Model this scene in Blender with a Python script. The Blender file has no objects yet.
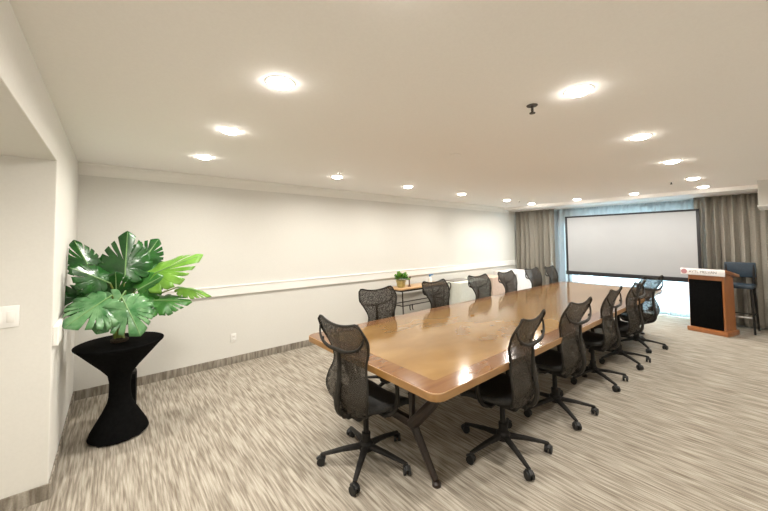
import bpy, bmesh, math, random
from mathutils import Vector, Matrix
C = bpy.context.scene
COL = C.collection
random.seed(7)
PI = math.pi

# ------------------------------------------------------------------ camera
cam_d = bpy.data.cameras.new('camera'); cam = bpy.data.objects.new('camera', cam_d); COL.objects.link(cam)
YAW, PITCH, ROLL, FPX, CY = 0.8762, 0.0377, -0.0104, 325.1, -26.8
fw = Vector((math.cos(YAW)*math.cos(PITCH), math.sin(YAW)*math.cos(PITCH), math.sin(PITCH)))
rt = Vector((math.sin(YAW), -math.cos(YAW), 0)); up = rt.cross(fw)
cr, sr = math.cos(ROLL), math.sin(ROLL)
r2 = cr*rt + sr*up; u2 = -sr*rt + cr*up
cam.matrix_world = Matrix(((r2.x, u2.x, -fw.x, 0), (r2.y, u2.y, -fw.y, 0), (r2.z, u2.z, -fw.z, 1.6), (0, 0, 0, 1)))
cam_d.sensor_width = 36; cam_d.lens = FPX/768*36; cam_d.shift_y = CY/768
cam_d.clip_start = 0.02; cam_d.clip_end = 200
C.camera = cam

# ------------------------------------------------------------------ world, light, exposure
w = bpy.data.worlds.new('world'); C.world = w; w.use_nodes = True
w.node_tree.nodes['Background'].inputs[0].default_value = (0.62, 0.82, 1.0, 1)
w.node_tree.nodes['Background'].inputs[1].default_value = 1.5
DAY = 1700.0
al = bpy.data.lights.new('daylight', 'AREA'); al.shape = 'RECTANGLE'; al.size = 3.3; al.size_y = 2.05
al.energy = DAY; al.color = (0.70, 0.88, 1.0)
alo = bpy.data.objects.new('daylight', al); COL.objects.link(alo)
alo.location = (9.35, 2.05, 1.05); alo.rotation_euler = (0, PI/2, 0)
LAMP_W = 17.0
LAMP_COL = (1.0, 0.955, 0.88)
C.view_settings.view_transform = 'Standard'; C.view_settings.look = 'None'
C.view_settings.exposure = -0.05; C.view_settings.gamma = 1.0; C.view_settings.use_curve_mapping = False

# ------------------------------------------------------------------ materials
def mat(name, col, rough=0.6, metal=0.0, spec=0.5, coat=0.0):
    m = bpy.data.materials.new(name); m.use_nodes = True
    b = m.node_tree.nodes['Principled BSDF']
    b.inputs['Base Color'].default_value = (*col, 1); b.inputs['Roughness'].default_value = rough
    b.inputs['Metallic'].default_value = metal; b.inputs['Specular IOR Level'].default_value = spec
    b.inputs['Coat Weight'].default_value = coat; b.inputs['Coat Roughness'].default_value = 0.08
    return m
def nodes(m): return m.node_tree.nodes, m.node_tree.links, m.node_tree.nodes['Principled BSDF']
def noise_mat(name, c1, c2, scale=(1, 1, 1), nscale=5.0, rough=0.6, lo=0.35, hi=0.65, bump=0.0, detail=4, spec=0.5, coat=0.0, stretch_obj=True, dist=0.0):
    m = mat(name, c1, rough, 0, spec, coat); N, L, b = nodes(m)
    tc = N.new('ShaderNodeTexCoord'); mp = N.new('ShaderNodeMapping'); mp.inputs['Scale'].default_value = scale
    L.new(tc.outputs['Object'], mp.inputs[0])
    n = N.new('ShaderNodeTexNoise'); n.inputs['Scale'].default_value = nscale; n.inputs['Detail'].default_value = detail
    n.inputs['Distortion'].default_value = dist
    L.new(mp.outputs[0], n.inputs['Vector'])
    r = N.new('ShaderNodeValToRGB'); r.color_ramp.elements[0].position = lo; r.color_ramp.elements[1].position = hi
    r.color_ramp.elements[0].color = (*c1, 1); r.color_ramp.elements[1].color = (*c2, 1)
    L.new(n.outputs['Fac'], r.inputs[0]); L.new(r.outputs[0], b.inputs['Base Color'])
    if bump:
        bp = N.new('ShaderNodeBump'); bp.inputs['Strength'].default_value = bump; bp.inputs['Distance'].default_value = 0.005
        L.new(n.outputs['Fac'], bp.inputs['Height']); L.new(bp.outputs[0], b.inputs['Normal'])
    return m

WALL = noise_mat('cream_wall_paint', (0.70, 0.685, 0.64), (0.715, 0.70, 0.655), nscale=60, rough=0.85, bump=0.06, spec=0.2)
CEIL = noise_mat('ceiling_paint', (0.89, 0.87, 0.84), (0.91, 0.89, 0.86), nscale=90, rough=0.9, bump=0.05, spec=0.15)
TRIM = mat('white_trim_paint', (0.87, 0.85, 0.81), 0.45)
CROWN = mat('crown_paint', (0.80, 0.78, 0.73), 0.6)

def carpet_mat(name, fine, long_, axis, dark=1.0):
    """irregular long streaks: axis = index of the direction the streaks run in"""
    m = mat(name, (0.5, 0.45, 0.38), 0.95, 0, 0.1); N, L, b = nodes(m)
    tc = N.new('ShaderNodeTexCoord')
    def streak(f, l, off, detail=2.0, dist=0.0):
        mp = N.new('ShaderNodeMapping'); sc = [f, f, f]; sc[axis] = l
        mp.inputs['Scale'].default_value = sc; mp.inputs['Location'].default_value = off
        L.new(tc.outputs['Object'], mp.inputs[0])
        n = N.new('ShaderNodeTexNoise'); n.inputs['Scale'].default_value = 1.0; n.inputs['Detail'].default_value = detail; n.inputs['Roughness'].default_value = 0.5
        n.inputs['Distortion'].default_value = dist
        L.new(mp.outputs[0], n.inputs['Vector']); return n
    def ramp(n, stops):
        r = N.new('ShaderNodeValToRGB'); e = r.color_ramp.elements
        e[0].position = stops[0][0]; e[0].color = (*[c*dark for c in stops[0][1]], 1); e[1].position = stops[-1][0]; e[1].color = (*[c*dark for c in stops[-1][1]], 1)
        for p, c in stops[1:-1]: x = e.new(p); x.color = (*[k*dark for k in c], 1)
        L.new(n.outputs['Fac'], r.inputs[0]); return r
    def mix(a, b_, f, mode='MIX'):
        mx = N.new('ShaderNodeMix'); mx.data_type = 'RGBA'; mx.blend_type = mode; mx.inputs[0].default_value = f
        L.new(a, mx.inputs[6]); L.new(b_, mx.inputs[7]); return mx.outputs[2]
    a = streak(fine, long_, (0, 0, 0), 1.5, .15); c = streak(fine*1.9, long_*2.2, (31, 7, 3), 1.0); d = streak(fine*.16, long_*.9, (5, 5, 5), 2)
    e = streak(230, 230, (5, 5, 5), 1)
    ra = ramp(a, [(.37, (.19, .155, .12)), (.46, (.29, .25, .20)), (.52, (.42, .375, .31)), (.64, (.58, .53, .45))])
    rc = ramp(c, [(.38, (.20, .165, .125)), (.50, (.40, .355, .29)), (.60, (.60, .55, .47))])
    rd = ramp(d, [(.35, (.30, .26, .205)), (.65, (.45, .405, .335))])
    x = mix(ra.outputs[0], rc.outputs[0], .30); x = mix(x, rd.outputs[0], .25); x = mix(x, e.outputs['Fac'], .3, 'OVERLAY')
    L.new(x, b.inputs['Base Color'])
    bp = N.new('ShaderNodeBump'); bp.inputs['Strength'].default_value = 0.3; bp.inputs['Distance'].default_value = 0.003
    L.new(a.outputs['Fac'], bp.inputs['Height']); L.new(bp.outputs[0], b.inputs['Normal'])
    return m
CARPET = carpet_mat('streaked_carpet', 62, 3.4, 1, .86)
CBASE_X = carpet_mat('carpet_base_long', 30, 4, 2, .72)
CBASE_Y = CBASE_X

# honey burl veneer
def veneer(name, c1, c2, c3, scale, rough=0.13):
    m = mat(name, c1, rough, 0, 1.0, 0.0); N, L, b = nodes(m)
    tc = N.new('ShaderNodeTexCoord'); mp = N.new('ShaderNodeMapping'); mp.inputs['Scale'].default_value = scale
    L.new(tc.outputs['Object'], mp.inputs[0])
    n = N.new('ShaderNodeTexNoise'); n.inputs['Scale'].default_value = 1.6; n.inputs['Detail'].default_value = 5; n.inputs['Distortion'].default_value = 0.15
    L.new(mp.outputs[0], n.inputs['Vector'])
    r = N.new('ShaderNodeValToRGB'); e = r.color_ramp.elements
    e[0].position = 0.22; e[0].color = (*c1, 1); e[1].position = 0.80; e[1].color = (*c3, 1); x = e.new(0.5); x.color = (*c2, 1)
    L.new(n.outputs['Fac'], r.inputs[0]); L.new(r.outputs[0], b.inputs['Base Color'])
    return m
FIELD = veneer('honey_veneer', (0.19, 0.098, 0.030), (0.26, 0.145, 0.048), (0.34, 0.205, 0.078), (1.2, 2.2, 1), .12)
BORDER = veneer('border_veneer', (0.13, 0.052, 0.018), (0.17, 0.075, 0.027), (0.22, 0.105, 0.038), (2, 14, 1), .13)
EDGE = veneer('oak_edge', (0.20, 0.09, 0.022), (0.27, 0.135, 0.038), (0.33, 0.175, 0.055), (3, 3, 14), 0.3)
POD = veneer('lectern_wood', (0.33, 0.105, 0.027), (0.41, 0.145, 0.04), (0.46, 0.18, 0.055), (7, 7, 1.2), 0.3)
CONS = veneer('console_wood', (0.42, 0.24, 0.10), (0.52, 0.31, 0.14), (0.58, 0.37, 0.18), (2, 10, 4), 0.3)
SEAM = mat('dark_seam', (0.10, 0.045, 0.015), 0.4)
LEGM = noise_mat('dark_bronze_metal', (0.014, 0.008, 0.005), (0.024, 0.013, 0.008), nscale=8, rough=0.4)
BLACK = noise_mat('graphite_plastic', (0.012, 0.011, 0.010), (0.020, 0.018, 0.016), nscale=30, rough=0.55, spec=0.18)
BLACK2 = noise_mat('grey_plastic_frame', (0.016, 0.014, 0.011), (0.024, 0.021, 0.017), nscale=30, rough=0.55, spec=0.18)
RUBBER = mat('black_rubber', (0.01, 0.01, 0.01), 0.55)
SEATM = noise_mat('black_mesh_seat', (0.010, 0.010, 0.010), (0.025, 0.024, 0.022), nscale=120, rough=0.7, bump=0.3)
SPANDEX = noise_mat('black_spandex', (0.0035, 0.0035, 0.0035), (0.006, 0.006, 0.006), nscale=40, rough=0.9, spec=0.04)
IRON = mat('wrought_iron', (0.03, 0.02, 0.013), 0.45)
CHROME = mat('brushed_steel', (0.6, 0.6, 0.6), 0.3, 1.0)
WHITEP = mat('white_plastic', (0.84, 0.83, 0.80), 0.35)
SCREENF = mat('black_screen_border', (0.012, 0.012, 0.014), 0.6)
SCREENW = noise_mat('matte_screen_cloth', (0.365, 0.375, 0.385), (0.375, 0.385, 0.395), nscale=3, rough=0.8, spec=0.2)
NAVY = noise_mat('dark_blue_vinyl', (0.015, 0.030, 0.048), (0.022, 0.04, 0.06), nscale=20, rough=0.4)
BLUE = mat('blue_plastic', (0.05, 0.20, 0.42), 0.4)
POT = noise_mat('glazed_olive_pot', (0.35, 0.28, 0.10), (0.50, 0.42, 0.17), nscale=25, rough=0.3)
SOIL = noise_mat('potting_soil', (0.03, 0.02, 0.012), (0.06, 0.04, 0.025), nscale=80, rough=0.95)
BROWN = mat('brown_wood', (0.12, 0.045, 0.018), 0.5)
LINEN = noise_mat('white_linen', (0.78, 0.75, 0.74), (0.84, 0.81, 0.80), nscale=30, rough=0.8, spec=0.2)
LINEN2 = noise_mat('pale_cloth', (0.74, 0.76, 0.69), (0.78, 0.80, 0.73), nscale=20, rough=0.8, spec=0.2)
PINK = noise_mat('blush_cloth', (0.62, 0.47, 0.38), (0.68, 0.53, 0.44), nscale=20, rough=0.8, spec=0.2)
GREYPL = mat('grey_tray', (0.25, 0.23, 0.21), 0.4)

def drape_mat(name, c1, c2, trans):
    m = bpy.data.materials.new(name); m.use_nodes = True; N, L = m.node_tree.nodes, m.node_tree.links
    b = N['Principled BSDF']; b.inputs['Roughness'].default_value = 0.85; b.inputs['Specular IOR Level'].default_value = 0.15
    tc = N.new('ShaderNodeTexCoord'); mp = N.new('ShaderNodeMapping'); mp.inputs['Scale'].default_value = (30, 30, 260)
    L.new(tc.outputs['Object'], mp.inputs[0]); n = N.new('ShaderNodeTexNoise'); n.inputs['Scale'].default_value = 1; L.new(mp.outputs[0], n.inputs[0])
    r = N.new('ShaderNodeValToRGB'); r.color_ramp.elements[0].color = (*c1, 1); r.color_ramp.elements[1].color = (*c2, 1)
    r.color_ramp.elements[0].position = 0.35; r.color_ramp.elements[1].position = 0.65
    L.new(n.outputs['Fac'], r.inputs[0]); L.new(r.outputs[0], b.inputs['Base Color'])
    t = N.new('ShaderNodeBsdfTranslucent'); L.new(r.outputs[0], t.inputs[0])
    mx = N.new('ShaderNodeMixShader'); mx.inputs[0].default_value = trans
    L.new(b.outputs[0], mx.inputs[1]); L.new(t.outputs[0], mx.inputs[2]); L.new(mx.outputs[0], N['Material Output'].inputs[0])
    return m
DRAPE = drape_mat('taupe_drape', (0.26, 0.24, 0.205), (0.33, 0.305, 0.26), 0.06)
SHEER = drape_mat('sheer_voile', (0.66, 0.69, 0.70), (0.76, 0.79, 0.80), 0.5)

def glass_mat():
    m = bpy.data.materials.new('window_glass'); m.use_nodes = True; N, L = m.node_tree.nodes, m.node_tree.links
    t = N.new('ShaderNodeBsdfTransparent'); t.inputs[0].default_value = (0.93, 0.97, 0.97, 1)
    g = N.new('ShaderNodeBsdfGlossy'); g.inputs['Roughness'].default_value = 0.02
    f = N.new('ShaderNodeFresnel'); f.inputs[0].default_value = 1.45
    mx = N.new('ShaderNodeMixShader'); L.new(f.outputs[0], mx.inputs[0]); L.new(t.outputs[0], mx.inputs[1]); L.new(g.outputs[0], mx.inputs[2])
    L.new(mx.outputs[0], N['Material Output'].inputs[0]); return m
GLASS = glass_mat()

def lattice_mat(name='elastomer_lattice', thr=0.52, c=(0.036, 0.029, 0.021)):
    m = mat(name, c, 0.5, 0, 0.4); N, L, b = nodes(m)
    tc = N.new('ShaderNodeTexCoord'); mp = N.new('ShaderNodeMapping'); mp.inputs['Scale'].default_value = (1, 75, 60)
    L.new(tc.outputs['Object'], mp.inputs[0])
    v = N.new('ShaderNodeTexVoronoi'); v.inputs['Scale'].default_value = 1; L.new(mp.outputs[0], v.inputs[0])
    lt = N.new('ShaderNodeMath'); lt.operation = 'LESS_THAN'; lt.inputs[1].default_value = thr; L.new(v.outputs['Distance'], lt.inputs[0])
    inv = N.new('ShaderNodeMath'); inv.operation = 'MULTIPLY_ADD'; inv.inputs[1].default_value = -.22; inv.inputs[2].default_value = .78; L.new(lt.outputs[0], inv.inputs[0])
    L.new(inv.outputs[0], b.inputs['Alpha'])
    return m
LATTICE = lattice_mat()

def emit_mat(name, col, s):
    m = bpy.data.materials.new(name); m.use_nodes = True; N, L = m.node_tree.nodes, m.node_tree.links
    e = N.new('ShaderNodeEmission'); e.inputs[0].default_value = (*col, 1); e.inputs[1].default_value = s
    L.new(e.outputs[0], N['Material Output'].inputs[0]); return m
LENS = emit_mat('lit_lamp_lens', (1, 0.95, 0.88), 80.0)

def leaf_mat(name, c1, c2, rough=0.35):
    m = noise_mat(name, c1, c2, nscale=14, rough=rough, lo=0.3, hi=0.7, detail=5)
    N, L, b = nodes(m)
    t = N.new('ShaderNodeBsdfTranslucent'); t.inputs[0].default_value = (c2[0]*1.3, c2[1]*1.3, c2[2], 1)
    mx = N.new('ShaderNodeMixShader'); mx.inputs[0].default_value = 0.2
    L.new(b.outputs[0], mx.inputs[1]); L.new(t.outputs[0], mx.inputs[2]); L.new(mx.outputs[0], N['Material Output'].inputs[0])
    return m
LEAF_D = leaf_mat('deep_green_leaf', (0.006, 0.048, 0.008), (0.022, 0.12, 0.018), 0.25)
LEAF_M = leaf_mat('mid_green_leaf', (0.015, 0.11, 0.012), (0.05, 0.20, 0.025))
LEAF_P = leaf_mat('pale_highlit_leaf', (0.03, 0.15, 0.04), (0.20, 0.38, 0.18), 0.22)  # pale green; its light blotches also carry painted leaf highlights
LEAF_Y = leaf_mat('bright_green_leaf', (0.10, 0.26, 0.02), (0.19, 0.38, 0.05))
STEM = mat('yellow_green_stem', (0.20, 0.26, 0.05), 0.5)
RIB = mat('pale_leaf_rib', (0.16, 0.30, 0.10), 0.45)

# ------------------------------------------------------------------ helpers
def obj(name, bm, m, parent=None, smooth=True, angle=40):
    me = bpy.data.meshes.new(name); bmesh.ops.recalc_face_normals(bm, faces=bm.faces[:]); bm.to_mesh(me); bm.free()
    me.materials.append(m)
    if smooth:
        for p in me.polygons: p.use_smooth = True
        try: me.set_sharp_from_angle(angle=math.radians(angle))
        except Exception: pass
    o = bpy.data.objects.new(name, me); COL.objects.link(o)
    if parent: o.parent = parent
    return o
def thing(name, label, cat, loc=(0, 0, 0), rotz=0, group=None):
    o = bpy.data.objects.new(name, None); COL.objects.link(o); o.location = loc; o.rotation_euler = (0, 0, rotz)
    o.empty_display_size = 0.1
    o['label'] = label; o['category'] = cat
    if group: o['group'] = group
    return o
def tag(o, label, cat, group=None):
    o['label'] = label; o['category'] = cat
    if group: o['group'] = group
    return o
def struct(name, bm, m, parent=None, smooth=False):
    o = obj(name, bm, m, parent, smooth)
    if not parent: o['kind'] = 'structure'
    return o
def dup(root, loc, rotz, label, group=None):
    r = root.copy(); COL.objects.link(r); r.location = loc; r.rotation_euler = (0, 0, rotz); r['label'] = label
    if group: r['group'] = group
    for ch in list(root.children):
        c = ch.copy(); COL.objects.link(c); c.parent = r
        for g in list(ch.children):
            d = g.copy(); COL.objects.link(d); d.parent = c
    return r
def box(bm, x0, y0, z0, x1, y1, z1, bev=0.0, seg=2, M=None):
    r = bmesh.ops.create_cube(bm, size=1.0)['verts']
    for v in r:
        v.co = Vector(((x0+x1)/2 + v.co.x*(x1-x0), (y0+y1)/2 + v.co.y*(y1-y0), (z0+z1)/2 + v.co.z*(z1-z0)))
    if bev:
        es = list({e for v in r for e in v.link_edges})
        out = bmesh.ops.bevel(bm, geom=es, offset=bev, segments=seg, affect='EDGES', profile=0.5)
        r = list({v for f in out['faces'] for v in f.verts} | {v for v in r if v.is_valid})
    if M is not None:
        for v in r: v.co = M @ v.co
    return bm
def B(*a, **k):
    bm = bmesh.new(); return box(bm, *a, **k)
def catmull(pts, n=6):
    P = [Vector(p) for p in pts]; out = []
    if len(P) < 3: return P
    Q = [2*P[0]-P[1]] + P + [2*P[-1]-P[-2]]
    for i in range(1, len(Q)-2):
        for k in range(n):
            t = k/n; a, b, c, d = Q[i-1], Q[i], Q[i+1], Q[i+2]
            out.append(0.5*((2*b) + (c-a)*t + (2*a-5*b+4*c-d)*t*t + (3*b-a-3*c+d)*t**3))
    out.append(P[-1]); return out
def tube(bm, pts, r, seg=8, closed=False, flat=1.0, upv=(0, 0, 1), sm=0):
    """round or flattened bar along points; r is a number or a list"""
    P = catmull(pts, sm) if sm else [Vector(p) for p in pts]
    n = len(P)
    if not isinstance(r, (list, tuple)): R_ = [r]*n
    else:
        R_ = []
        for i in range(n):
            t = i/(n-1)*(len(r)-1); k = min(int(t), len(r)-2); R_.append(r[k]*(1-(t-k)) + r[k+1]*(t-k))
    rings = []
    prev = None
    for i in range(n):
        if closed: d = P[(i+1) % n]-P[(i-1) % n]
        else: d = P[min(i+1, n-1)]-P[max(i-1, 0)]
        d.normalize()
        u = Vector(upv) if prev is None else prev
        s = d.cross(u)
        if s.length < 1e-4: s = d.cross(Vector((1, 0, 0)))
        s.normalize(); u = s.cross(d).normalized(); prev = u
        rings.append([bm.verts.new(P[i] + R_[i]*(math.cos(a)*s + math.sin(a)*flat*u)) for a in [2*PI*k/seg for k in range(seg)]])
    m = n if closed else n-1
    for i in range(m):
        A, B_ = rings[i], rings[(i+1) % n]
        for k in range(seg): bm.faces.new((A[k], A[(k+1) % seg], B_[(k+1) % seg], B_[k]))
    if not closed:
        bm.faces.new(rings[0][::-1]); bm.faces.new(rings[-1])
    return bm
def T(*a, **k):
    bm = bmesh.new(); return tube(bm, *a, **k)
def lathe(bm, prof, c=(0, 0, 0), seg=32, sx=1.0, sy=1.0):
    rings = []
    for (r, z) in prof:
        if r < 1e-5: rings.append([bm.verts.new((c[0], c[1], c[2]+z))])
        else: rings.append([bm.verts.new((c[0]+r*sx*math.cos(2*PI*k/seg), c[1]+r*sy*math.sin(2*PI*k/seg), c[2]+z)) for k in range(seg)])
    for a, b in zip(rings, rings[1:]):
        for k in range(seg):
            k2 = (k+1) % seg
            if len(a) == 1 and len(b) == 1: continue
            if len(a) == 1: bm.faces.new((a[0], b[k], b[k2]))
            elif len(b) == 1: bm.faces.new((a[k], a[k2], b[0]))
            else: bm.faces.new((a[k], a[k2], b[k2], b[k]))
    return bm
def LA(*a, **k):
    bm = bmesh.new(); return lathe(bm, *a, **k)
def prism(bm, poly, z0, z1, bev=0):
    a = [bm.verts.new((x, y, z0)) for x, y in poly]; b = [bm.verts.new((x, y, z1)) for x, y in poly]
    bm.faces.new(a[::-1]); top = bm.faces.new(b)
    n = len(poly)
    for i in range(n): bm.faces.new((a[i], a[(i+1) % n], b[(i+1) % n], b[i]))
    if bev:
        es = list(top.edges); bmesh.ops.bevel(bm, geom=es, offset=bev, segments=3, affect='EDGES', profile=0.5)
    return bm
def solid(o, t, off=0):
    s = o.modifiers.new('thickness', 'SOLIDIFY'); s.thickness = t; s.offset = off; return o

# ------------------------------------------------------------------ the room
YL, YR, XN, XF, XA, YJ = 4.647, -0.65, -0.29, 9.0, -1.5, 2.988
ZC, ZS = 2.45, 2.146
struct('floor', B(XA-.1, YR-.1, -.1, XF+.1, YL+.1, 0), CARPET)
struct('ceiling', B(XA-.1, YR-.1, ZC, XF+.1, YL+.1, ZC+.1), CEIL)
struct('wall_left', B(XA-.1, YL, 0, XF+.1, YL+.1, ZC), WALL)
struct('wall_right', B(XA-.1, YR-.1, 0, XF+.1, YR, ZC), WALL)
struct('wall_near', B(XA, YJ, 0, XN, YL, ZC, 0.006), WALL)
struct('wall_alcove', B(XA-.1, YR, 0, XA, YL, ZC), WALL)
struct('wall_header', B(XA, YR, ZS, XN, YJ, ZC, 0.004), WALL)
# far wall, opening from the floor; unseen head lowered to shade the sheer top
WY0, WY1, WZ1 = 0.42, 3.70, 2.06
bm = bmesh.new()
box(bm, XF, YR, 0, XF+.12, WY0, ZC); box(bm, XF, WY1, 0, XF+.12, YL, ZC); box(bm, XF, WY0, WZ1, XF+.12, WY1, ZC); box(bm, XF, WY0, -.02, XF+.12, WY1, 0.03)
struct('wall_far', bm, WALL)
win = bmesh.new()
for y in (WY0+.03, 1.5, 2.6, WY1-.03): box(win, XF+.03, y-.03, .03, XF+.09, y+.03, WZ1)
box(win, XF+.03, WY0, .03, XF+.09, WY1, .09); box(win, XF+.03, WY0, WZ1-.06, XF+.09, WY1, WZ1)
wo = struct('window_1', win, TRIM)
obj('pane', B(XF+.055, WY0+.03, .06, XF+.063, WY1-.03, WZ1-.03), GLASS, wo, smooth=False)
# dropped strip of ceiling in front of the window
struct('trim_1', B(7.97, YR, 2.385, XF, YL, ZC), TRIM)
# crown moulding (cove) on the long wall and the far wall
def crown(name, axis):
    prof = [(0, 2.33), (.018, 2.33), (.022, 2.345), (.03, 2.36), (.045, 2.39), (.065, 2.415), (.088, 2.428), (.094, 2.436), (.094, ZC), (0, ZC)]
    bm = bmesh.new(); rings = []
    for s in (XN, 7.97):
        rings.append([bm.verts.new((s, YL-a, z)) for a, z in prof])
    n = len(prof)
    for k in range(n): bm.faces.new((rings[0][k], rings[0][(k+1) % n], rings[1][(k+1) % n], rings[1][k]))
    bm.faces.new(rings[0]); bm.faces.new(rings[1][::-1])
    return struct(name, bm, CROWN)
crown('trim_2', 'x')
struct('trim_3', B(7.97, YL-.02, 2.325, XF, YL, 2.385), CROWN)
# wide white chair rail
bm = bmesh.new(); box(bm, XN, YL-.028, .905, XF, YL, 1.03, .006); box(bm, XN, YL-.036, 1.015, XF, YL, 1.036, .005)
struct('trim_4', bm, TRIM)
bm = bmesh.new(); box(bm, XN, YJ+.002, .945, XN+.028, YL-.03, 1.07, .006)
struct('trim_5', bm, TRIM)
# carpet base
struct('baseboard_left', B(XN, YL-.012, 0, XF, YL, .095, .003), CBASE_X)
struct('baseboard_near', B(XN, YJ-.012, 0, XN+.012, YL-.012, .095, .003), CBASE_Y)
struct('baseboard_alcove', B(XA, YJ-.012, 0, XN, YJ, .095, .003), CBASE_X)
struct('baseboard_right', B(XA, YR, 0, XF, YR+.012, .095, .003), CBASE_X)
bm = bmesh.new(); box(bm, XF-.012, YR, 0, XF, WY0, .095, .003); box(bm, XF-.012, WY1, 0, XF, YL, .095, .003)
struct('baseboard_far', bm, CBASE_Y)
# boxed bulkhead by the right wall
bm = B(7.42, YR, 2.075, 8.45, .137, 2.385, .004)
box(bm, 7.42, YR, 2.385, 7.97, .137, ZC, 0)
bk = struct('trim_6', bm, WALL)
struct('trim_7', B(7.405, YR, 2.055, 8.46, .15, 2.078, .003), TRIM)

# ------------------------------------------------------------------ conference table
TX0, TX1, TY0, TY1 = 1.386, 7.10, 1.224, 2.809
def rrect(x0, y0, x1, y1, r, n=6, cham=True):
    P = []
    for cx, cy, a0 in ((x1-r, y1-r, 0), (x0+r, y1-r, 90), (x0+r, y0+r, 180), (x1-r, y0+r, 270)):
        for k in range(n+1):
            a = math.radians(a0 + 90*k/n); P.append((cx+r*math.cos(a), cy+r*math.sin(a)))
    return P
tb = thing('conference_table', 'long honey-coloured wooden conference table with rounded corners in the middle of the room', 'table', (4.24, 2.016, 0))
def tl(bm):
    for v in bm.verts: v.co -= Vector((4.24, 2.016, 0))
    return bm
bm = bmesh.new(); prism(bm, rrect(TX0, TY0, TX1, TY1, .075), .692, .738, .006)
obj('tabletop', tl(bm), EDGE, tb)
bm = bmesh.new(); prism(bm, rrect(TX0+.008, TY0+.008, TX1-.008, TY1-.008, .07), .7375, .7388)
obj('border_veneer', tl(bm), BORDER, tb)
bm = bmesh.new(); prism(bm, rrect(TX0+.145, TY0+.145, TX1-.145, TY1-.145, .02), .7385, .7393)
obj('veneer_field', tl(bm), FIELD, tb)
for sx_ in (3.29, 5.2):
    obj('seam', tl(B(sx_-.0025, TY0+.002, .7385, sx_+.0025, TY1-.002, .7396)), SEAM, tb, smooth=False)
for k, x in enumerate((1.65, 4.24, 6.83)):
    for s in (-1, 1):
        c = 2.016
        yi, yo = c + s*.326, c + s*.545
        bm = bmesh.new()
        tube(bm, [(x, yi, .30), (x, yi, .70)], .022, 8)
        box(bm, x-.05, yi-.05, .684, x+.05, yi+.05, .693, .002)
        obj('post', tl(bm), LEGM, tb)
        bm = bmesh.new(); tube(bm, [(x, yi, .33), (x, yi+s*.06, .24), (x, yo-s*.01, .03)], [.034, .028, .022], 8, sm=4)
        lathe(bm, [(0, 0), (.03, 0), (.03, .018), (.018, .03), (0, .03)], (x, yo, 0), 14)
        obj('leg', tl(bm), LEGM, tb)
        bm = bmesh.new(); tube(bm, [(x, yi, .30), (x, yo-s*.02, .52), (x, yo+s*.09, .685)], [.042, .038, .032], 8)
        obj('brace', tl(bm), LEGM, tb)
    obj('cross_rail', tl(B(x-.02, 2.016-.32, .28, x+.02, 2.016+.32, .34, .006)), LEGM, tb)

# ------------------------------------------------------------------ mesh task chairs
def interp(tab, t):
    n = len(tab)
    def tan(i):
        a, b = tab[max(i-1, 0)], tab[min(i+1, n-1)]; return (b[1]-a[1])/(b[0]-a[0])
    for i in range(n-1):
        if t <= tab[i+1][0] or i == n-2:
            h = tab[i+1][0]-tab[i][0]; k = min(1, max(0, (t-tab[i][0])/h)); k2, k3 = k*k, k*k*k
            return (2*k3-3*k2+1)*tab[i][1] + (k3-2*k2+k)*h*tan(i) + (3*k2-2*k3)*tab[i+1][1] + (k3-k2)*h*tan(i+1)
HW = [(0, .11), (.05, .175), (.14, .215), (.25, .232), (.38, .218), (.50, .186), (.60, .184), (.73, .222), (.88, .262), (1.0, .243)]
PX = [(0, -.180), (.12, -.222), (.25, -.240), (.38, -.225), (.54, -.203), (.72, -.212), (.86, -.232), (1.0, -.262)]
def back_pt(u, v):
    hw = interp(HW, v); y = u*hw
    z = .392 + .633*v
    t = max(0, (v-.70)/.30)
    z += t*t*(.050*abs(u)**2.0 - .045*max(0, (abs(u)-.80)/.20)**2)
    x = interp(PX, v) + .055*u*u*(1-.75*t)
    return Vector((x, y, z))
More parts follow.
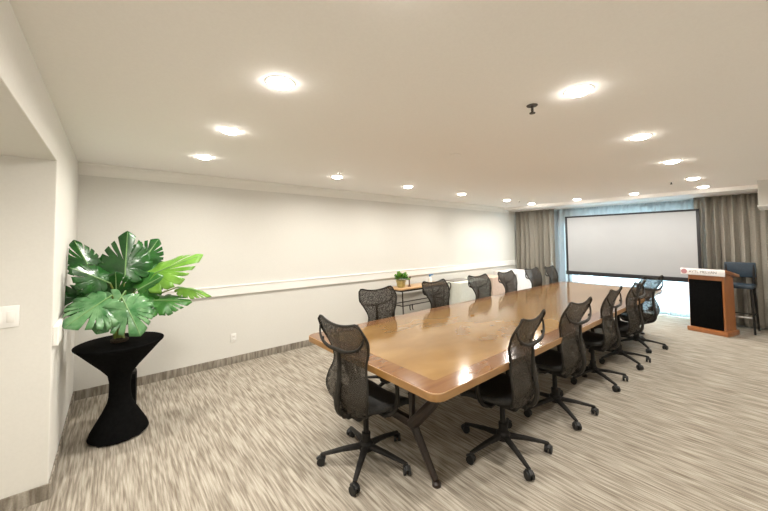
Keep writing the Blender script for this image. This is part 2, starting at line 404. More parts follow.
def make_chair(label):
    t = thing('office_chair', label, 'chair')
    NU, NV = 18, 30
    bm = bmesh.new(); G = [[bm.verts.new(back_pt(-1+2*i/NU, j/NV)) for i in range(NU+1)] for j in range(NV+1)]
    for j in range(NV):
        for i in range(NU): bm.faces.new((G[j][i], G[j][i+1], G[j+1][i+1], G[j+1][i]))
    bk_ = obj('backrest', bm, LATTICE, t, angle=180); solid(bk_, .005)
    loop = [back_pt(-1, j/NV) for j in range(NV+1)] + [back_pt(-1+2*i/NU, 1) for i in range(1, NU)] + [back_pt(1, 1-j/NV) for j in range(NV+1)] + [back_pt(1-2*i/NU, 0) for i in range(1, NU)]
    obj('back_rim', T(loop, .0085, 6, closed=True), BLACK2, t)
    # Y yoke behind the back
    bm = bmesh.new()
    tube(bm, [(-.10, 0, .40), (-.225, 0, .415), (-.262, 0, .52), (-.240, 0, .66), (-.240, 0, .86)], [.034, .032, .026, .020, .017], 8, sm=4, flat=.6)
    for s in (-1, 1):
        tube(bm, [(-.256, 0, .858), (-.262, s*.10, .864), (-.252, s*.185, .886), (-.238, s*.238, .925), (-.228, s*.252, .975)], [.015, .012, .010, .008, .007], 8, sm=4)
        lathe(bm, [(0, -.012), (.013, -.010), (.013, .010), (0, .012)], (-.240, s*.205, .893), 10)
    obj('back_yoke', bm, BLACK2, t)
    # lumbar pad
    bm = bmesh.new()
    Gp = [[bm.verts.new(back_pt(-.32+.64*i/8, .27+.09*j/4)+Vector((.012, 0, 0))) for i in range(9)] for j in range(5)]
    for j in range(4):
        for i in range(8): bm.faces.new((Gp[j][i], Gp[j][i+1], Gp[j+1][i+1], Gp[j+1][i]))
    lp = obj('lumbar_pad', bm, BLACK, t); solid(lp, .01)
    # seat: curved pan
    bm = bmesh.new(); NX, NY = 14, 12
    def sp(a, b):
        x = -.165 + .425*a; hw = .175 + .072*math.sin(min(1, a*1.3)*PI/2) - (.05*((a-.85)/.15)**2 if a > .85 else 0)
        z = .452 + .02*(2*b-1)**2 + .012*(1-a)*0 - (.05*((a-.72)/.28)**2 if a > .72 else 0) + (.02*((.2-a)/.2) if a < .2 else 0)
        return (x, (2*b-1)*hw, z)
    Gs = [[bm.verts.new(sp(i/NX, j/NY)) for j in range(NY+1)] for i in range(NX+1)]
    for i in range(NX):
        for j in range(NY): bm.faces.new((Gs[i][j], Gs[i][j+1], Gs[i+1][j+1], Gs[i+1][j]))
    st = obj('seat', bm, SEATM, t, angle=180); solid(st, .04, -1)
    bm = bmesh.new(); box(bm, -.14, -.085, .345, .13, .085, .415, .02); box(bm, -.20, -.05, .375, -.08, .05, .425, .012); box(bm, -.03, -.235, .395, .04, .235, .415, .008)
    obj('tilt_mechanism', bm, BLACK, t)
    for s in (-1, 1):
        bm = bmesh.new()
        tube(bm, [(.00, s*.20, .405), (.03, s*.24, .41), (.06, s*.256, .46), (.07, s*.256, .56), (.05, s*.252, .645)], [.022, .022, .02, .018, .016], 8, sm=4, flat=.8)
        ar = obj('armrest', bm, BLACK2, t)
        obj('arm_pad', B(-.06, s*.248-.038, .645, .17, s*.248+.038, .672, .012, 3), BLACK, ar)
    obj('gas_column', LA([(0, .09), (.032, .09), (.032, .20), (.020, .205), (.020, .36), (0, .36)], seg=16), BLACK, t)
    bm = bmesh.new(); lathe(bm, [(0, .075), (.05, .08), (.052, .125), (.038, .14), (0, .14)], seg=20)
    b = obj('base_hub', bm, BLACK, t)
    for k in range(5):
        a = 2*PI*k/5; ca, sa = math.cos(a), math.sin(a)
        bm = T([(.03*ca, .03*sa, .108), (.17*ca, .17*sa, .095), (.30*ca, .30*sa, .074), (.325*ca, .325*sa, .070)], [.028, .022, .016, .014], 8, flat=.75)
        leg = obj('base_leg', bm, BLACK, t)
        bm = bmesh.new()
        px, py = .325*ca, .325*sa
        tube(bm, [(px, py, .035), (px, py, .075)], .008, 8)
        ra = a + 0.9 + k*1.1; dx, dy = math.cos(ra), math.sin(ra)
        for s in (-1, 1):
            c0 = Vector((px, py, .029)) + Vector((-dy, dx, 0))*s*.007; c1 = c0 + Vector((-dy, dx, 0))*s*.018
            tube(bm, [c0, c1], .029, 16)
        tube(bm, [Vector((px, py, .045))-Vector((dx, dy, 0))*.03, Vector((px, py, .064)), Vector((px, py, .045))+Vector((dx, dy, 0))*.03], .014, 8, flat=.6)
        obj('caster', bm, RUBBER, leg)
    return t
# (x, y, facing, base angle, label)
GR = None
chairs = [
 (1.45, 1.97, math.radians(4), 'graphite mesh office chair at the near short end of the wooden table'),
 (2.32, 1.385, math.radians(96), 'mesh office chair on the right long side of the table, nearest the camera'),
 (3.22, 1.375, math.radians(88), 'mesh office chair second from the near end along the right side of the table'),
 (4.25, 1.385, math.radians(92), 'mesh office chair third from the near end along the right side of the table'),
 (5.15, 1.365, math.radians(89), 'mesh office chair fourth from the near end along the right side of the table'),
 (6.02, 1.37, math.radians(72), 'mesh office chair farthest along the right side of the table, turned slightly'),
 (2.36, 2.745, math.radians(-92), 'mesh office chair on the wall side of the table, nearest the black-covered plant stand'),
 (3.38, 2.745, math.radians(-88), 'mesh office chair on the wall side, in front of the console with the potted plant'),
 (4.38, 2.745, math.radians(-92), 'mesh office chair on the wall side, in front of the pale greenish-white cloth table'),
 (5.22, 2.75, math.radians(-90), 'mesh office chair on the wall side between the blush and the white tablecloths'),
 (6.12, 2.735, math.radians(-91), 'mesh office chair on the wall side, just right of the white pleated tablecloth'),
 (6.86, 2.715, math.radians(-86), 'mesh office chair on the wall side farthest away, nearest the projection screen'),
]
first = None
for x, y, a, lab in chairs:
    if first is None:
        first = make_chair(lab); first['group'] = 'mesh office chairs around the conference table'; first.location = (x, y, 0); first.rotation_euler = (0, 0, a)
    else: dup(first, (x, y, 0), a, lab)

# ------------------------------------------------------------------ spandex cocktail table and monstera
ct = thing('cocktail_table', 'round cocktail table in a tight black stretch cover in the left corner', 'table', (.065, 3.6, 0))
prof = [(0, .012), (.195, .012), (.205, .02), (.192, .06), (.155, .13), (.115, .205), (.086, .27), (.076, .32), (.073, .38), (.074, .44), (.085, .50), (.13, .56), (.20, .64), (.275, .727), (.303, .755), (.305, .765), (.293, .770), (0, .768)]
obj('stretch_cover', LA(prof, seg=48), SPANDEX, ct)
for k in range(4):
    a = PI/4 + k*PI/2
    obj('foot', LA([(0, 0), (.03, 0), (.03, .012), (0, .012)], (.16*math.cos(a), .16*math.sin(a), 0), 12), RUBBER, ct)

def leaf_bm(length, width, lobes=6, depth=.78, seed=0, droop=.25, fold=.30, curl=.45):
    """split monstera leaf, base at origin, midrib along +x, blade normal +z"""
    rnd = random.Random(seed); bm = bmesh.new()
    NA = 220
    notch = []
    for s in (-1, 1):
        for k in range(lobes):
            notch.append((s*(math.radians(24) + (k)*math.radians(118)/(lobes-1) + rnd.uniform(-.05, .05)), rnd.uniform(.65, 1.15)*depth, rnd.uniform(.045, .085)))
    def R_(th):
        # heart outline in polar form about a point 30% along the midrib; th=0 is the tip
        a = abs(th)
        tab = [(0, 1.0), (.25, .90), (.6, .80), (1.1, .78), (1.7, .80), (2.3, .74), (2.8, .56), (3.0, .36), (PI, .26)]
        r = interp(tab, a)
        for c, d, w_ in notch:
            x = abs(th-c)/w_
            if x < 1: r *= 1 - d*(1-x*x)
        return r
    rings = []
    L0 = length*.68; cx = length*.32
    fr = [.12, .30, .50, .70, .86, 1.0]
    c0 = bm.verts.new((cx, 0, 0))
    def shape(x, y):
        z = -fold*abs(y)*.5 - curl*(abs(y)/width)**2*width - droop*(x/length)**2*length + .045*math.sin(x/length*lobes*3.3+abs(y)/width*2)*abs(y)
        return Vector((x, y, z))
    sy = width/(2*L0*.80)
    for f in fr:
        ring = []
        for k in range(NA):
            th = -PI + 2*PI*k/NA; r = R_(th)*f*L0
            tt = th*(1 - .20*f*f*math.sin(abs(th)))      # lobes sweep towards the tip
            ring.append(bm.verts.new(shape(cx + r*math.cos(tt), r*math.sin(tt)*sy)))
        rings.append(ring)
    for k in range(NA): bm.faces.new((c0, rings[0][k], rings[0][(k+1) % NA]))
    c0.co = shape(cx, 0)
    for a, b in zip(rings, rings[1:]):
        for k in range(NA): bm.faces.new((a[k], a[(k+1) % NA], b[(k+1) % NA], b[k]))
    rb = bmesh.new()
    tube(rb, [shape(length*t, 0)+Vector((0, 0, .002)) for t in (.0, .2, .4, .6, .8, .97)], [.006, .005, .004, .002], 6)
    return bm, rb
def orient(base, tip, nrm):
    x = (Vector(tip)-Vector(base)).normalized(); n = Vector(nrm); z = (n - x*n.dot(x)).normalized(); y = z.cross(x)
    return Matrix(((x.x, y.x, z.x, base[0]), (x.y, y.y, z.y, base[1]), (x.z, y.z, z.z, base[2]), (0, 0, 0, 1)))
mo = thing('monstera_plant', 'large split-leaf monstera plant standing on the black cocktail table', 'plant', (.055, 3.6, .771))
org = Vector((.055, 3.6, .771))
obj('root_ball', LA([(0, 0), (.06, 0), (.062, .02), (.04, .035), (0, .04)], seg=20), SOIL, mo)
MONSTERA = [
 ((.078, 3.50, 1.27), (.093, 3.60, 1.70), .38, (-.1, -1, .15), LEAF_D, .05),
 ((.201, 3.85, 1.40), (.347, 3.93, 1.64), .30, (.1, -1, .2), LEAF_D, .05),
 ((.176, 3.60, 1.27), (.625, 3.50, 1.515), .40, (-.35, -.55, .75), LEAF_Y, .10),
 ((.461, 3.60, 1.185), (.735, 3.50, 1.15), .22, (.1, -.35, 1), LEAF_Y, .25),
 ((.257, 3.50, 1.10), (.544, 3.40, 1.10), .28, (.0, -.6, .9), LEAF_M, .15),
 ((-.130, 3.62, 1.36), (-.245, 3.72, 1.63), .27, (.5, -1, .1), LEAF_D, .03),
 ((-.012, 3.45, 1.28), (-.235, 3.38, 1.43), .28, (.1, -.8, .6), LEAF_D, .08),
 ((.00, 3.30, 1.20), (-.245, 3.14, 1.05), .40, (-.1, -.75, .75), LEAF_P, .10),
 ((.06, 3.25, 1.18), (.175, 3.12, .915), .38, (.15, -.85, .55), LEAF_P, .10),
 ((.083, 3.36, 1.22), (-.08, 3.18, .97), .36, (-.1, -.8, .6), LEAF_P, .10),
 ((-.165, 3.55, 1.24), (-.255, 3.48, 1.06), .30, (.5, -.9, .2), LEAF_D, .05),
 ((.150, 3.52, 1.19), (.34, 3.50, 1.31), .30, (.0, -.9, .4), LEAF_M, .08),
 ((.055, 3.78, 1.30), (-.086, 3.88, 1.45), .28, (-.1, -1, .3), LEAF_D, .05),
 ((.12, 3.45, 1.15), (.28, 3.36, 1.00), .28, (.1, -.8, .6), LEAF_M, .10),
 ((.10, 3.62, 1.24), (.36, 3.70, 1.40), .30, (.0, -.9, .5), LEAF_M, .08),
 ((-.04, 3.56, 1.20), (-.20, 3.50, 1.32), .28, (.1, -.8, .6), LEAF_M, .12),
 ((.03, 3.55, 1.10), (.02, 3.42, 1.36), .30, (.1, -1, .1), LEAF_D, .05),
]
for i, (b_, t_, wd, nrm, lm, droop) in enumerate(MONSTERA):
    b_, t_ = Vector(b_), Vector(t_); Ln = (t_-b_).length*1.04
    lb, rb = leaf_bm(Ln, wd, lobes=5 if Ln < .3 else 6, seed=i+3, droop=droop)
    M = orient(b_, t_, nrm)
    for bmx in (lb, rb):
        for v in bmx.verts:
            v.co = M @ v.co
            v.co.x = max(v.co.x, XN+.012)
            v.co -= org
    lf = obj('leaf', lb, lm, mo, angle=60); solid(lf, .0015)
    obj('midrib', rb, RIB, lf)
    st0 = Vector((.055+random.uniform(-.03, .03), 3.6+random.uniform(-.03, .03), .79))
    mid = (st0*.45 + b_*.55) + Vector((0, 0, .07)); mid.x = st0.x*.6 + b_.x*.4; mid.y = st0.y*.6 + b_.y*.4
    obj('stem', T([st0-org, mid-org, b_-org], [.011, .008, .006], 7, sm=6), STEM, mo)

bx = thing('floor_speaker', 'small black box on the carpet behind the black cocktail table', 'box', (.13, 4.17, 0))
obj('cabinet', B(-.075, -.06, .008, .075, .06, .33, .006), BLACK, bx)
obj('grille', B(-.062, -.065, .03, .062, -.059, .31, .002), SPANDEX, bx)
for sx_ in (-.05, .05):
    for sy_ in (-.04, .04): obj('foot', LA([(0, 0), (.01, 0), (.01, .009), (0, .009)], (sx_, sy_, 0), 8), RUBBER, bx)

# ------------------------------------------------------------------ wall fittings
sw = thing('light_switch', 'white two-gang light switch plate on the wall face at the far left', 'switch', (-.497, YJ, 1.165))
obj('cover_plate', B(-.062, -.008, -.065, .062, 0, .065, .003), WHITEP, sw)
for s in (-1, 1): obj('rocker', B(s*.028-.017, -.013, -.034, s*.028+.017, -.007, .034, .002), TRIM, sw)
def outlet(x, z, lab):
    o = thing('wall_outlet', lab, 'outlet', (x, YL, z))
    obj('cover_plate', B(-.036, -.007, -.058, .036, 0, .058, .003), WHITEP, o)
    for dz in (-.024, .024):
        f_ = obj('socket_face', B(-.017, -.010, dz-.015, .017, -.006, dz+.015, .003), TRIM, o)
        obj('socket_slot', B(-.008, -.0108, dz-.005, -.005, -.0095, dz+.006), BLACK, f_, smooth=False)
        obj('socket_slot', B(.005, -.0108, dz-.005, .008, -.0095, dz+.006), BLACK, f_, smooth=False)
outlet(1.247, .336, 'white double socket on the cream wall between the plant and the table')

# ------------------------------------------------------------------ downlights, sprinklers, detector
LP = [
 (.672, 1.66, 'recessed ceiling light, largest and nearest, above the near end of the room'),
 (.671, 2.62, 'recessed ceiling light between the largest one and the one above the plant'),
 (.679, 3.58, 'recessed ceiling light nearest the left corner above the plant'),
 (2.25, 3.65, 'recessed ceiling light beside the long cream wall, with a small sprinkler just beyond it'),
 (3.55, 3.66, 'recessed ceiling light, third along the row beside the long cream wall'),
 (4.92, 3.66, 'recessed ceiling light, fourth along the row beside the long cream wall'),
 (6.50, 3.66, 'recessed ceiling light, fifth along the row beside the long cream wall'),
 (7.62, 3.66, 'recessed ceiling light in the far corner in front of the left drape'),
 (2.04, .69, 'recessed ceiling light, nearest of the right-hand row, just right of the dark sprinkler'),
 (3.38, .69, 'recessed ceiling light, second nearest of the right-hand row'),
 (4.76, .70, 'recessed ceiling light, third of the right-hand row'),
 (6.39, .72, 'recessed ceiling light, fourth of the right-hand row'),
 (7.55, .73, 'recessed ceiling light at the far end of the right-hand row, in front of the lectern'),
 (7.60, 1.68, 'recessed ceiling light in front of the right half of the projection screen'),
 (7.62, 2.68, 'recessed ceiling light in front of the left half of the projection screen'),
 (.67, .69, 'added recessed light, out of view at the near right corner of the ring, for brightness'),  # unseen lamp continuing the ring, added to raise the light level
 (-.90, 1.35, 'added recessed light, out of view in the low ceiling of the left alcove, for brightness'),  # unseen alcove lamp, added to brighten the left wall face and soffit
]
for x, y, lab in LP:
    o = thing('ceiling_light', lab, 'ceiling light', (x, y, ZC if x > 0 else ZS), 0, 'recessed ceiling lights')
    obj('trim_ring', LA([(.067, -.0005), (.069, -.003), (.076, -.002), (.079, 0), (.067, 0)], seg=32), WHITEP, o)
    obj('lens', LA([(0, -.024), (.026, -.022), (.048, -.016), (.062, -.008), (.067, -.002), (0, -.002)], seg=32), LENS, o)
    ld = bpy.data.lights.new('lamp', 'AREA'); ld.shape = 'DISK'; ld.size = .12; ld.energy = LAMP_W; ld.color = LAMP_COL; ld.spread = math.radians(165)
    lo_ = bpy.data.objects.new('lamp', ld); COL.objects.link(lo_); lo_.parent = o; lo_.location = (0, 0, -.026)
SPR = [(2.03, .955, .05, 'dark pendent sprinkler head on the ceiling, left of the nearest right-hand light', IRON),
       (2.14, 3.42, .03, 'small sprinkler head on the ceiling beside the long wall row of lights', WHITEP),
       (6.82, 3.55, .03, 'small sprinkler head on the ceiling near the far left corner', IRON),
       (6.53, .98, .03, 'small sprinkler head on the ceiling beside the fourth light of the right-hand row', IRON)]
for x, y, h, lab, m_ in SPR:
    o = thing('sprinkler', lab, 'sprinkler', (x, y, ZC), 0, 'ceiling sprinklers')
    obj('escutcheon', LA([(0, -.004), (.032, -.004), (.034, 0), (0, 0)], seg=20), m_ if h > .04 else WHITEP, o)
    bm = T([(0, 0, -.003), (0, 0, -h*.9)], .008, 8)
    for s in (-1, 1): tube(bm, [(0, 0, -h*.35), (s*.014, 0, -h*.6), (0, 0, -h*.95)], .003, 6)
    obj('nozzle', bm, m_, o); obj('deflector', LA([(0, -h-.002), (.018, -h-.002), (.018, -h+.002), (0, -h+.002)], seg=16), m_, o)
o = tag(obj('ceiling_cover', LA([(0, -.006), (.05, -.006), (.055, 0), (0, 0)], (2.60, 2.0, ZC), 24), CEIL), 'flat round cover plate painted like the ceiling, above the table', 'cover plate')

# ------------------------------------------------------------------ projection screen
SX, SY0, SY1, SZ0, SZ1 = 8.40, .884, 3.228, .758, 2.14
ps = thing('projection_screen', 'large white projection screen with a thin black border in front of the window', 'screen', (SX, 2.056, 0))
def sl(bm):
    for v in bm.verts: v.co -= Vector((SX, 2.056, 0))
    return bm
obj('screen_surface', sl(B(SX-.006, SY0+.03, SZ0+.06, SX+.006, SY1-.03, SZ1-.02)), SCREENW, ps, smooth=False)
bm = bmesh.new(); box(bm, SX-.016, SY0, SZ0, SX+.016, SY0+.045, SZ1, .003); box(bm, SX-.016, SY1-.045, SZ0, SX+.016, SY1, SZ1, .003)
box(bm, SX-.016, SY0, SZ1-.035, SX+.016, SY1, SZ1, .003); box(bm, SX-.022, SY0-.01, SZ0, SX+.022, SY1+.01, SZ0+.085, .004)
obj('screen_frame', sl(bm), SCREENF, ps)
for y in (SY0+.03, SY1-.03):
    bm = bmesh.new(); tube(bm, [(SX+.03, y, .03), (SX+.03, y, 1.0)], .014, 8); box(bm, SX-.30, y-.02, 0, SX+.13, y+.02, .035, .005)
    obj('leg', sl(bm), SCREENF, ps)

# ------------------------------------------------------------------ curtains
def curtain(name, x, y0, y1, z0, z1, waves, amp, m, lab, seed, cat='curtain', top=.5):
    rnd = random.Random(seed); bm = bmesh.new(); NY = waves*14; NZ = 26
    ph = [rnd.uniform(-.5, .5) for _ in range(6)]; G = []
    for j in range(NZ+1):
        v = j/NZ; z = z0 + (z1-z0)*v; row = []
        for i in range(NY+1):
            u = i/NY; t = u*waves*2*PI
            a = amp*(1 - .35*v)*(1 + .35*math.sin(u*9+ph[0]) + .2*math.sin(u*23+ph[1]))
            dx = a*math.sin(t + .5*math.sin(u*17+ph[2]) + .35*math.sin(v*3+u*11+ph[3])*(1-v)) + .012*math.sin(3*t+ph[4])*v**6
            row.append(bm.verts.new((x+dx, y0+(y1-y0)*u + .012*math.sin(2*t)*(1-v*.5), z)))
        G.append(row)
    for j in range(NZ):
        for i in range(NY): bm.faces.new((G[j][i], G[j][i+1], G[j+1][i+1], G[j+1][i]))
    o = obj(name, bm, m, None, angle=180); solid(o, .003); tag(o, lab, cat); return o
curtain('drape', 8.62, 3.58, 4.60, .02, 2.37, 8, .055, DRAPE, 'taupe pleated drape hanging left of the projection screen', 1)
curtain('drape', 8.62, -.60, .98, .02, 2.37, 13, .062, DRAPE, 'taupe pleated drape hanging right of the projection screen, behind the lectern', 2)
curtain('sheer_curtain', 8.80, .55, 3.85, .02, 2.36, 22, .040, SHEER, 'pale sheer curtain covering the bright window behind the screen', 3)
tr = bmesh.new(); box(tr, 8.60, YR+.02, 2.372, 8.64, YL-.03, 2.3845); box(tr, 8.78, .45, 2.365, 8.82, 3.95, 2.3845)
tag(obj('curtain_track', tr, TRIM, smooth=False), 'white ceiling track along the top of the curtains', 'curtain track')

# ------------------------------------------------------------------ lectern and bar stool
ang = math.atan2(.53-1.031, 7.574-7.716)      # direction from A to B
lec = thing('lectern', 'orange-brown wooden lectern with a black front panel beside the screen', 'lectern', (7.574, .53, 0), 0)
ux = Vector((math.cos(ang), math.sin(ang), 0)); vy = Vector((.97, -.262, 0)).normalized()
vy = Vector((-ux.y, ux.x, 0)); vy = vy if vy.x > 0 else -vy
ML = Matrix(((-ux.x, vy.x, 0, 0), (-ux.y, vy.y, 0, 0), (0, 0, 1, 0), (0, 0, 0, 1)))   # local: x along the front (to A), y backwards
Wd, Dp = .52, .40
obj('base', B(0, 0, 0, Wd, Dp, .075, .008, M=ML), POD, lec)
bm = bmesh.new()
def hexa(bm, pts):
    v = [bm.verts.new(ML @ Vector(p)) for p in pts]
    for f in ((0, 1, 2, 3), (7, 6, 5, 4), (0, 4, 5, 1), (1, 5, 6, 2), (2, 6, 7, 3), (3, 7, 4, 0)): bm.faces.new([v[i] for i in f])
    return bm
b0, b1 = .03, Wd-.03
hexa(bm, [(b0, .035, .075), (b0+.022, .035, .075), (b0+.022, Dp-.03, .075), (b0, Dp-.03, .075), (b0, .035, 1.00), (b0+.022, .035, 1.00), (b0+.022, Dp-.06, .93), (b0, Dp-.06, .93)])
obj('side_panel', bm, POD, lec, smooth=False)
bm = bmesh.new()
hexa(bm, [(b1-.022, .035, .075), (b1, .035, .075), (b1, Dp-.03, .075), (b1-.022, Dp-.03, .075), (b1-.022, .035, 1.00), (b1, .035, 1.00), (b1, Dp-.06, .93), (b1-.022, Dp-.06, .93)])
obj('side_panel', bm, POD, lec, smooth=False)
bm = bmesh.new(); box(bm, b0+.022, .045, .075, b1-.022, .065, 1.0, M=ML)
obj('front_panel', bm, POD, lec, smooth=False)
obj('fabric_inset', B(b0+.03, .022, .085, b1-.01, .045, .885, .003, M=ML), SPANDEX, lec)
obj('shelf', B(b0+.022, .065, .55, b1-.022, Dp-.06, .57, M=ML), POD, lec, smooth=False)
bm = bmesh.new()
hexa(bm, [(-.012, -.01, 1.03), (Wd+.012, -.01, 1.03), (Wd+.012, Dp+.05, .935), (-.012, Dp+.05, .935), (-.012, -.01, 1.075), (Wd+.012, -.01, 1.075), (Wd+.012, Dp+.05, .98), (-.012, Dp+.05, .98)])
obj('slanted_top', bm, POD, lec, smooth=False)
obj('top_support', B(b0, .03, .965, b1, Dp-.12, .999, M=ML), POD, lec, smooth=False)
sg = obj('sign_strip', B(-.005, -.022, .965, Wd+.05, -.0105, 1.075, .002, M=ML), LINEN, lec)
def text(body, size, m, loc, parent, name):
    cu = bpy.data.curves.new(name, 'FONT'); cu.body = body; cu.size = size; cu.extrude = .0008; cu.align_x = 'LEFT'; cu.align_y = 'CENTER'
    tmp = bpy.data.objects.new(name, cu); COL.objects.link(tmp)
    me = bpy.data.meshes.new_from_object(tmp.evaluated_get(bpy.context.evaluated_depsgraph_get())); me.materials.clear(); me.materials.append(m)
    COL.objects.unlink(tmp); bpy.data.objects.remove(tmp)
    o = bpy.data.objects.new(name, me); COL.objects.link(o); o.parent = parent
    # text faces -y local (towards the audience), reading from A to B
    X = ux; Z = Vector((0, 0, 1)); Nn = X.cross(Z)
    L_ = ML @ Vector(loc)
    o.matrix_local = Matrix(((X.x, Z.x, Nn.x, L_.x), (X.y, Z.y, Nn.y, L_.y), (X.z, Z.z, Nn.z, L_.z), (0, 0, 0, 1)))
    return o
INK = mat('grey_lettering', (0.16, 0.15, 0.13), 0.5); RED = mat('dusty_red_emblem', (0.45, 0.22, 0.24), 0.5)
text('AYTL MELVAN', .056, INK, (Wd-.065, -.0225, 1.02), sg, 'lettering')
bm = bmesh.new()
lathe(bm, [(0, 0), (.042, 0), (.042, .003), (0, .003)], seg=24)
for v in bm.verts:
    x_, y_, z_ = v.co; v.co = ML @ Vector((Wd+.0 + x_, -.022 - z_, 1.02 + y_))
obj('round_emblem', bm, RED, sg)

stl = thing('bar_stool', 'dark blue bar stool with a low back behind the lectern', 'stool', (8.31, .43, 0), math.radians(175))
for sx_, sy_ in ((1, 1), (1, -1), (-1, 1), (-1, -1)):
    top = (sx_*.155, sy_*.16, .74 if sx_ > 0 else 1.10); botm = (sx_*.20, sy_*.19, 0)
    P_ = [botm, (sx_*.155, sy_*.16, .74)] + ([(-.185, sy_*.165, 1.14)] if sx_ < 0 else [])
    obj('leg', T(P_, [.015, .017, .015], 8), BLACK, stl)
obj('seat', B(-.19, -.19, .735, .19, .19, .80, .02, 3), NAVY, stl)
obj('backrest', B(-.215, -.19, .90, -.17, .19, 1.16, .015, 3), NAVY, stl)
obj('footrest', B(.165, -.17, .25, .19, .17, .275, .004), CHROME, stl)
bm = bmesh.new()
tube(bm, [(-.18, -.17, .27), (-.18, .17, .27)], .010, 8)
for s in (-1, 1): tube(bm, [(-.18, s*.175, .30), (.18, s*.175, .30)], .010, 8)
obj('stretcher', bm, BLACK, stl)

# ------------------------------------------------------------------ console table, pot plant, draped tables
cn = thing('console_table', 'small wooden console with curved dark iron ends against the long wall', 'table', (4.50, 4.36, 0))
obj('tabletop', B(-.68, -.19, .735, .60, .19, .762, .006), CONS, cn)
bm = B(-.62, -.16, .70, .56, .16, .734, .004); obj('apron', bm, IRON, cn)
for sx_ in (-.58, .54):
    for sy_ in (-.14, .14):
        obj('leg', T([(sx_, sy_, 0), (sx_*.97, sy_, .25), (sx_, sy_, .70)], .012, 8, sm=4), IRON, cn)
bm = T([(-.58, -.14, .45), (.54, -.14, .45)], .010, 8); tube(bm, [(-.58, .14, .45), (.54, .14, .45)], .010, 8)
for sx_ in (-.58, .54): tube(bm, [(sx_, -.14, .45), (sx_, .14, .45)], .010, 8)
obj('stretcher', bm, IRON, cn)
for s in (-.14, .14):
    obj('scroll_end', T([(.54, s, .69), (.66, s, .745), (.735, s, .735), (.75, s, .67), (.69, s, .57), (.56, s, .50)], .012, 8, sm=6), IRON, cn)
for x_ in (-.40, -.34):
    obj('hook', T([(x_, -.14, .45), (x_, -.145, .38), (x_+.01, -.16, .36)], .011, 8, sm=3), IRON, cn)
pp = thing('potted_plant', 'small leafy plant in a glazed olive pot on the console table', 'plant', (4.02, 4.36, .7625))
obj('pot', LA([(0, 0), (.064, 0), (.074, .03), (.084, .09), (.096, .115), (.096, .128), (.083, .128), (.080, .11), (0, .11)], seg=28), POT, pp)
rnd = random.Random(5)
for k in range(75):
    a = rnd.uniform(0, 2*PI); el = rnd.uniform(.1, 1.45); r_ = rnd.uniform(.08, .155)
    d = Vector((math.cos(a)*math.cos(el), math.sin(a)*math.cos(el), math.sin(el)*.9)); p0 = Vector((0, 0, .13)) + d*r_*.55; p1 = Vector((0, 0, .13)) + d*(r_+.035)
    n = (d + Vector((0, 0, .7)) + Vector((rnd.uniform(-.5, .5), rnd.uniform(-.5, .5), 0))).normalized()
    s = d.cross(n).normalized(); bm = bmesh.new(); w_ = rnd.uniform(.022, .034)
    q = [p0, p0*.5+p1*.5+s*w_, p1, p0*.5+p1*.5-s*w_]; mid = (p0+p1)/2 + n*.006
    vs = [bm.verts.new(p) for p in q]; c = bm.verts.new(mid)
    e = [bm.verts.new(p0*.8+p1*.2+s*w_*.75), bm.verts.new(p0*.2+p1*.8+s*w_*.75), bm.verts.new(p0*.2+p1*.8-s*w_*.75), bm.verts.new(p0*.8+p1*.2-s*w_*.75)]
    lp_ = [vs[0], e[0], vs[1], e[1], vs[2], e[2], vs[3], e[3]]
    for i in range(8): bm.faces.new((lp_[i], lp_[(i+1) % 8], c))
    l_ = obj('leaf', bm, rnd.choice([LEAF_Y, LEAF_M, LEAF_Y]), pp, angle=180); solid(l_, .001)
bm = bmesh.new(); tube(bm, [(0, 0, 0), (.0, 0, .13), (.015, 0, .17), (.035, 0, .16)], .011, 8, sm=5); lathe(bm, [(0, 0), (.032, 0), (.032, .012), (0, .012)], seg=16)
o = obj('wooden_figurine', bm, BROWN); o.location = (4.20, 4.33, .7625); tag(o, 'slim brown upright ornament beside the potted plant on the console', 'ornament')
bl = thing('spray_bottle', 'small blue and white bottle on the right part of the console', 'bottle', (4.86, 4.42, .7625))
obj('bottle_body', LA([(0, 0), (.04, 0), (.042, .06), (.03, .10), (.014, .12), (0, .12)], seg=20), WHITEP, bl)
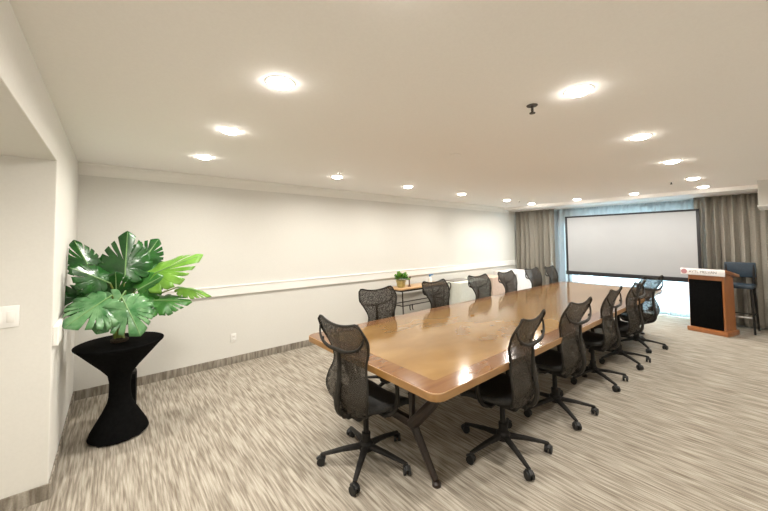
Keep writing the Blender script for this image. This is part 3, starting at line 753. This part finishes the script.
bm = B(-.016, -.016, .118, .016, .016, .145, .004); box(bm, -.014, -.013, .140, .085, .013, .162, .005)
obj('spray_head', bm, BLUE, bl)

def draped(name, x0, y0, x1, y1, z, flare, m, lab, pleats, amp):
    t = thing(name, lab, 'table', ((x0+x1)/2, (y0+y1)/2, 0))
    cx, cy = (x0+x1)/2, (y0+y1)/2
    base = rrect(x0-cx, y0-cy, x1-cx, y1-cy, .03, 3); P_ = []
    n = len(base)
    for i in range(n):
        a, b = Vector(base[i]), Vector(base[(i+1) % n]); L_ = (b-a).length; k = max(1, int(L_/.02))
        for q in range(k): P_.append(a.lerp(b, q/k))
    bm = bmesh.new(); rings = []; N_ = len(P_); NZ = 8
    for j in range(NZ+1):
        v = j/NZ; ring = []
        for i, p in enumerate(P_):
            d = (P_[(i+1) % N_]-P_[i-1]); d = Vector((d.y, -d.x)).normalized()
            f = (amp*math.sin(2*PI*pleats*i/N_) + flare)*v**.8
            ring.append(bm.verts.new((p.x+d.x*f, p.y+d.y*f, z-v*(z-.015))))
        rings.append(ring)
    bm.faces.new(rings[0])
    for a, b in zip(rings, rings[1:]):
        for i in range(N_): bm.faces.new((a[i], a[(i+1) % N_], b[(i+1) % N_], b[i]))
    obj('tablecloth', bm, m, t, angle=50)
    for sx_ in (x0-cx+.06, x1-cx-.06):
        for sy_ in (y0-cy+.06, y1-cy-.06): obj('leg', T([(sx_, sy_, 0), (sx_, sy_, z-.01)], .015, 8), IRON, t)
draped('draped_table', 5.32, 4.02, 6.34, 4.55, .74, .0, LINEN2, 'table under a pale greenish-white cloth against the long wall', 0, 0)
draped('draped_table', 6.50, 4.06, 7.06, 4.55, .75, .01, PINK, 'narrow table under a blush-coloured cloth between two white cloths', 14, .006)
draped('draped_table', 7.32, 3.98, 8.20, 4.52, .82, .05, LINEN, 'table under a flared white pleated tablecloth in the far left corner', 34, .018)
tag(obj('serving_tray', B(5.40, 4.25, .7405, 5.95, 4.50, .765, .006), GREYPL), 'flat dark grey tray on the pale greenish-white cloth', 'tray')
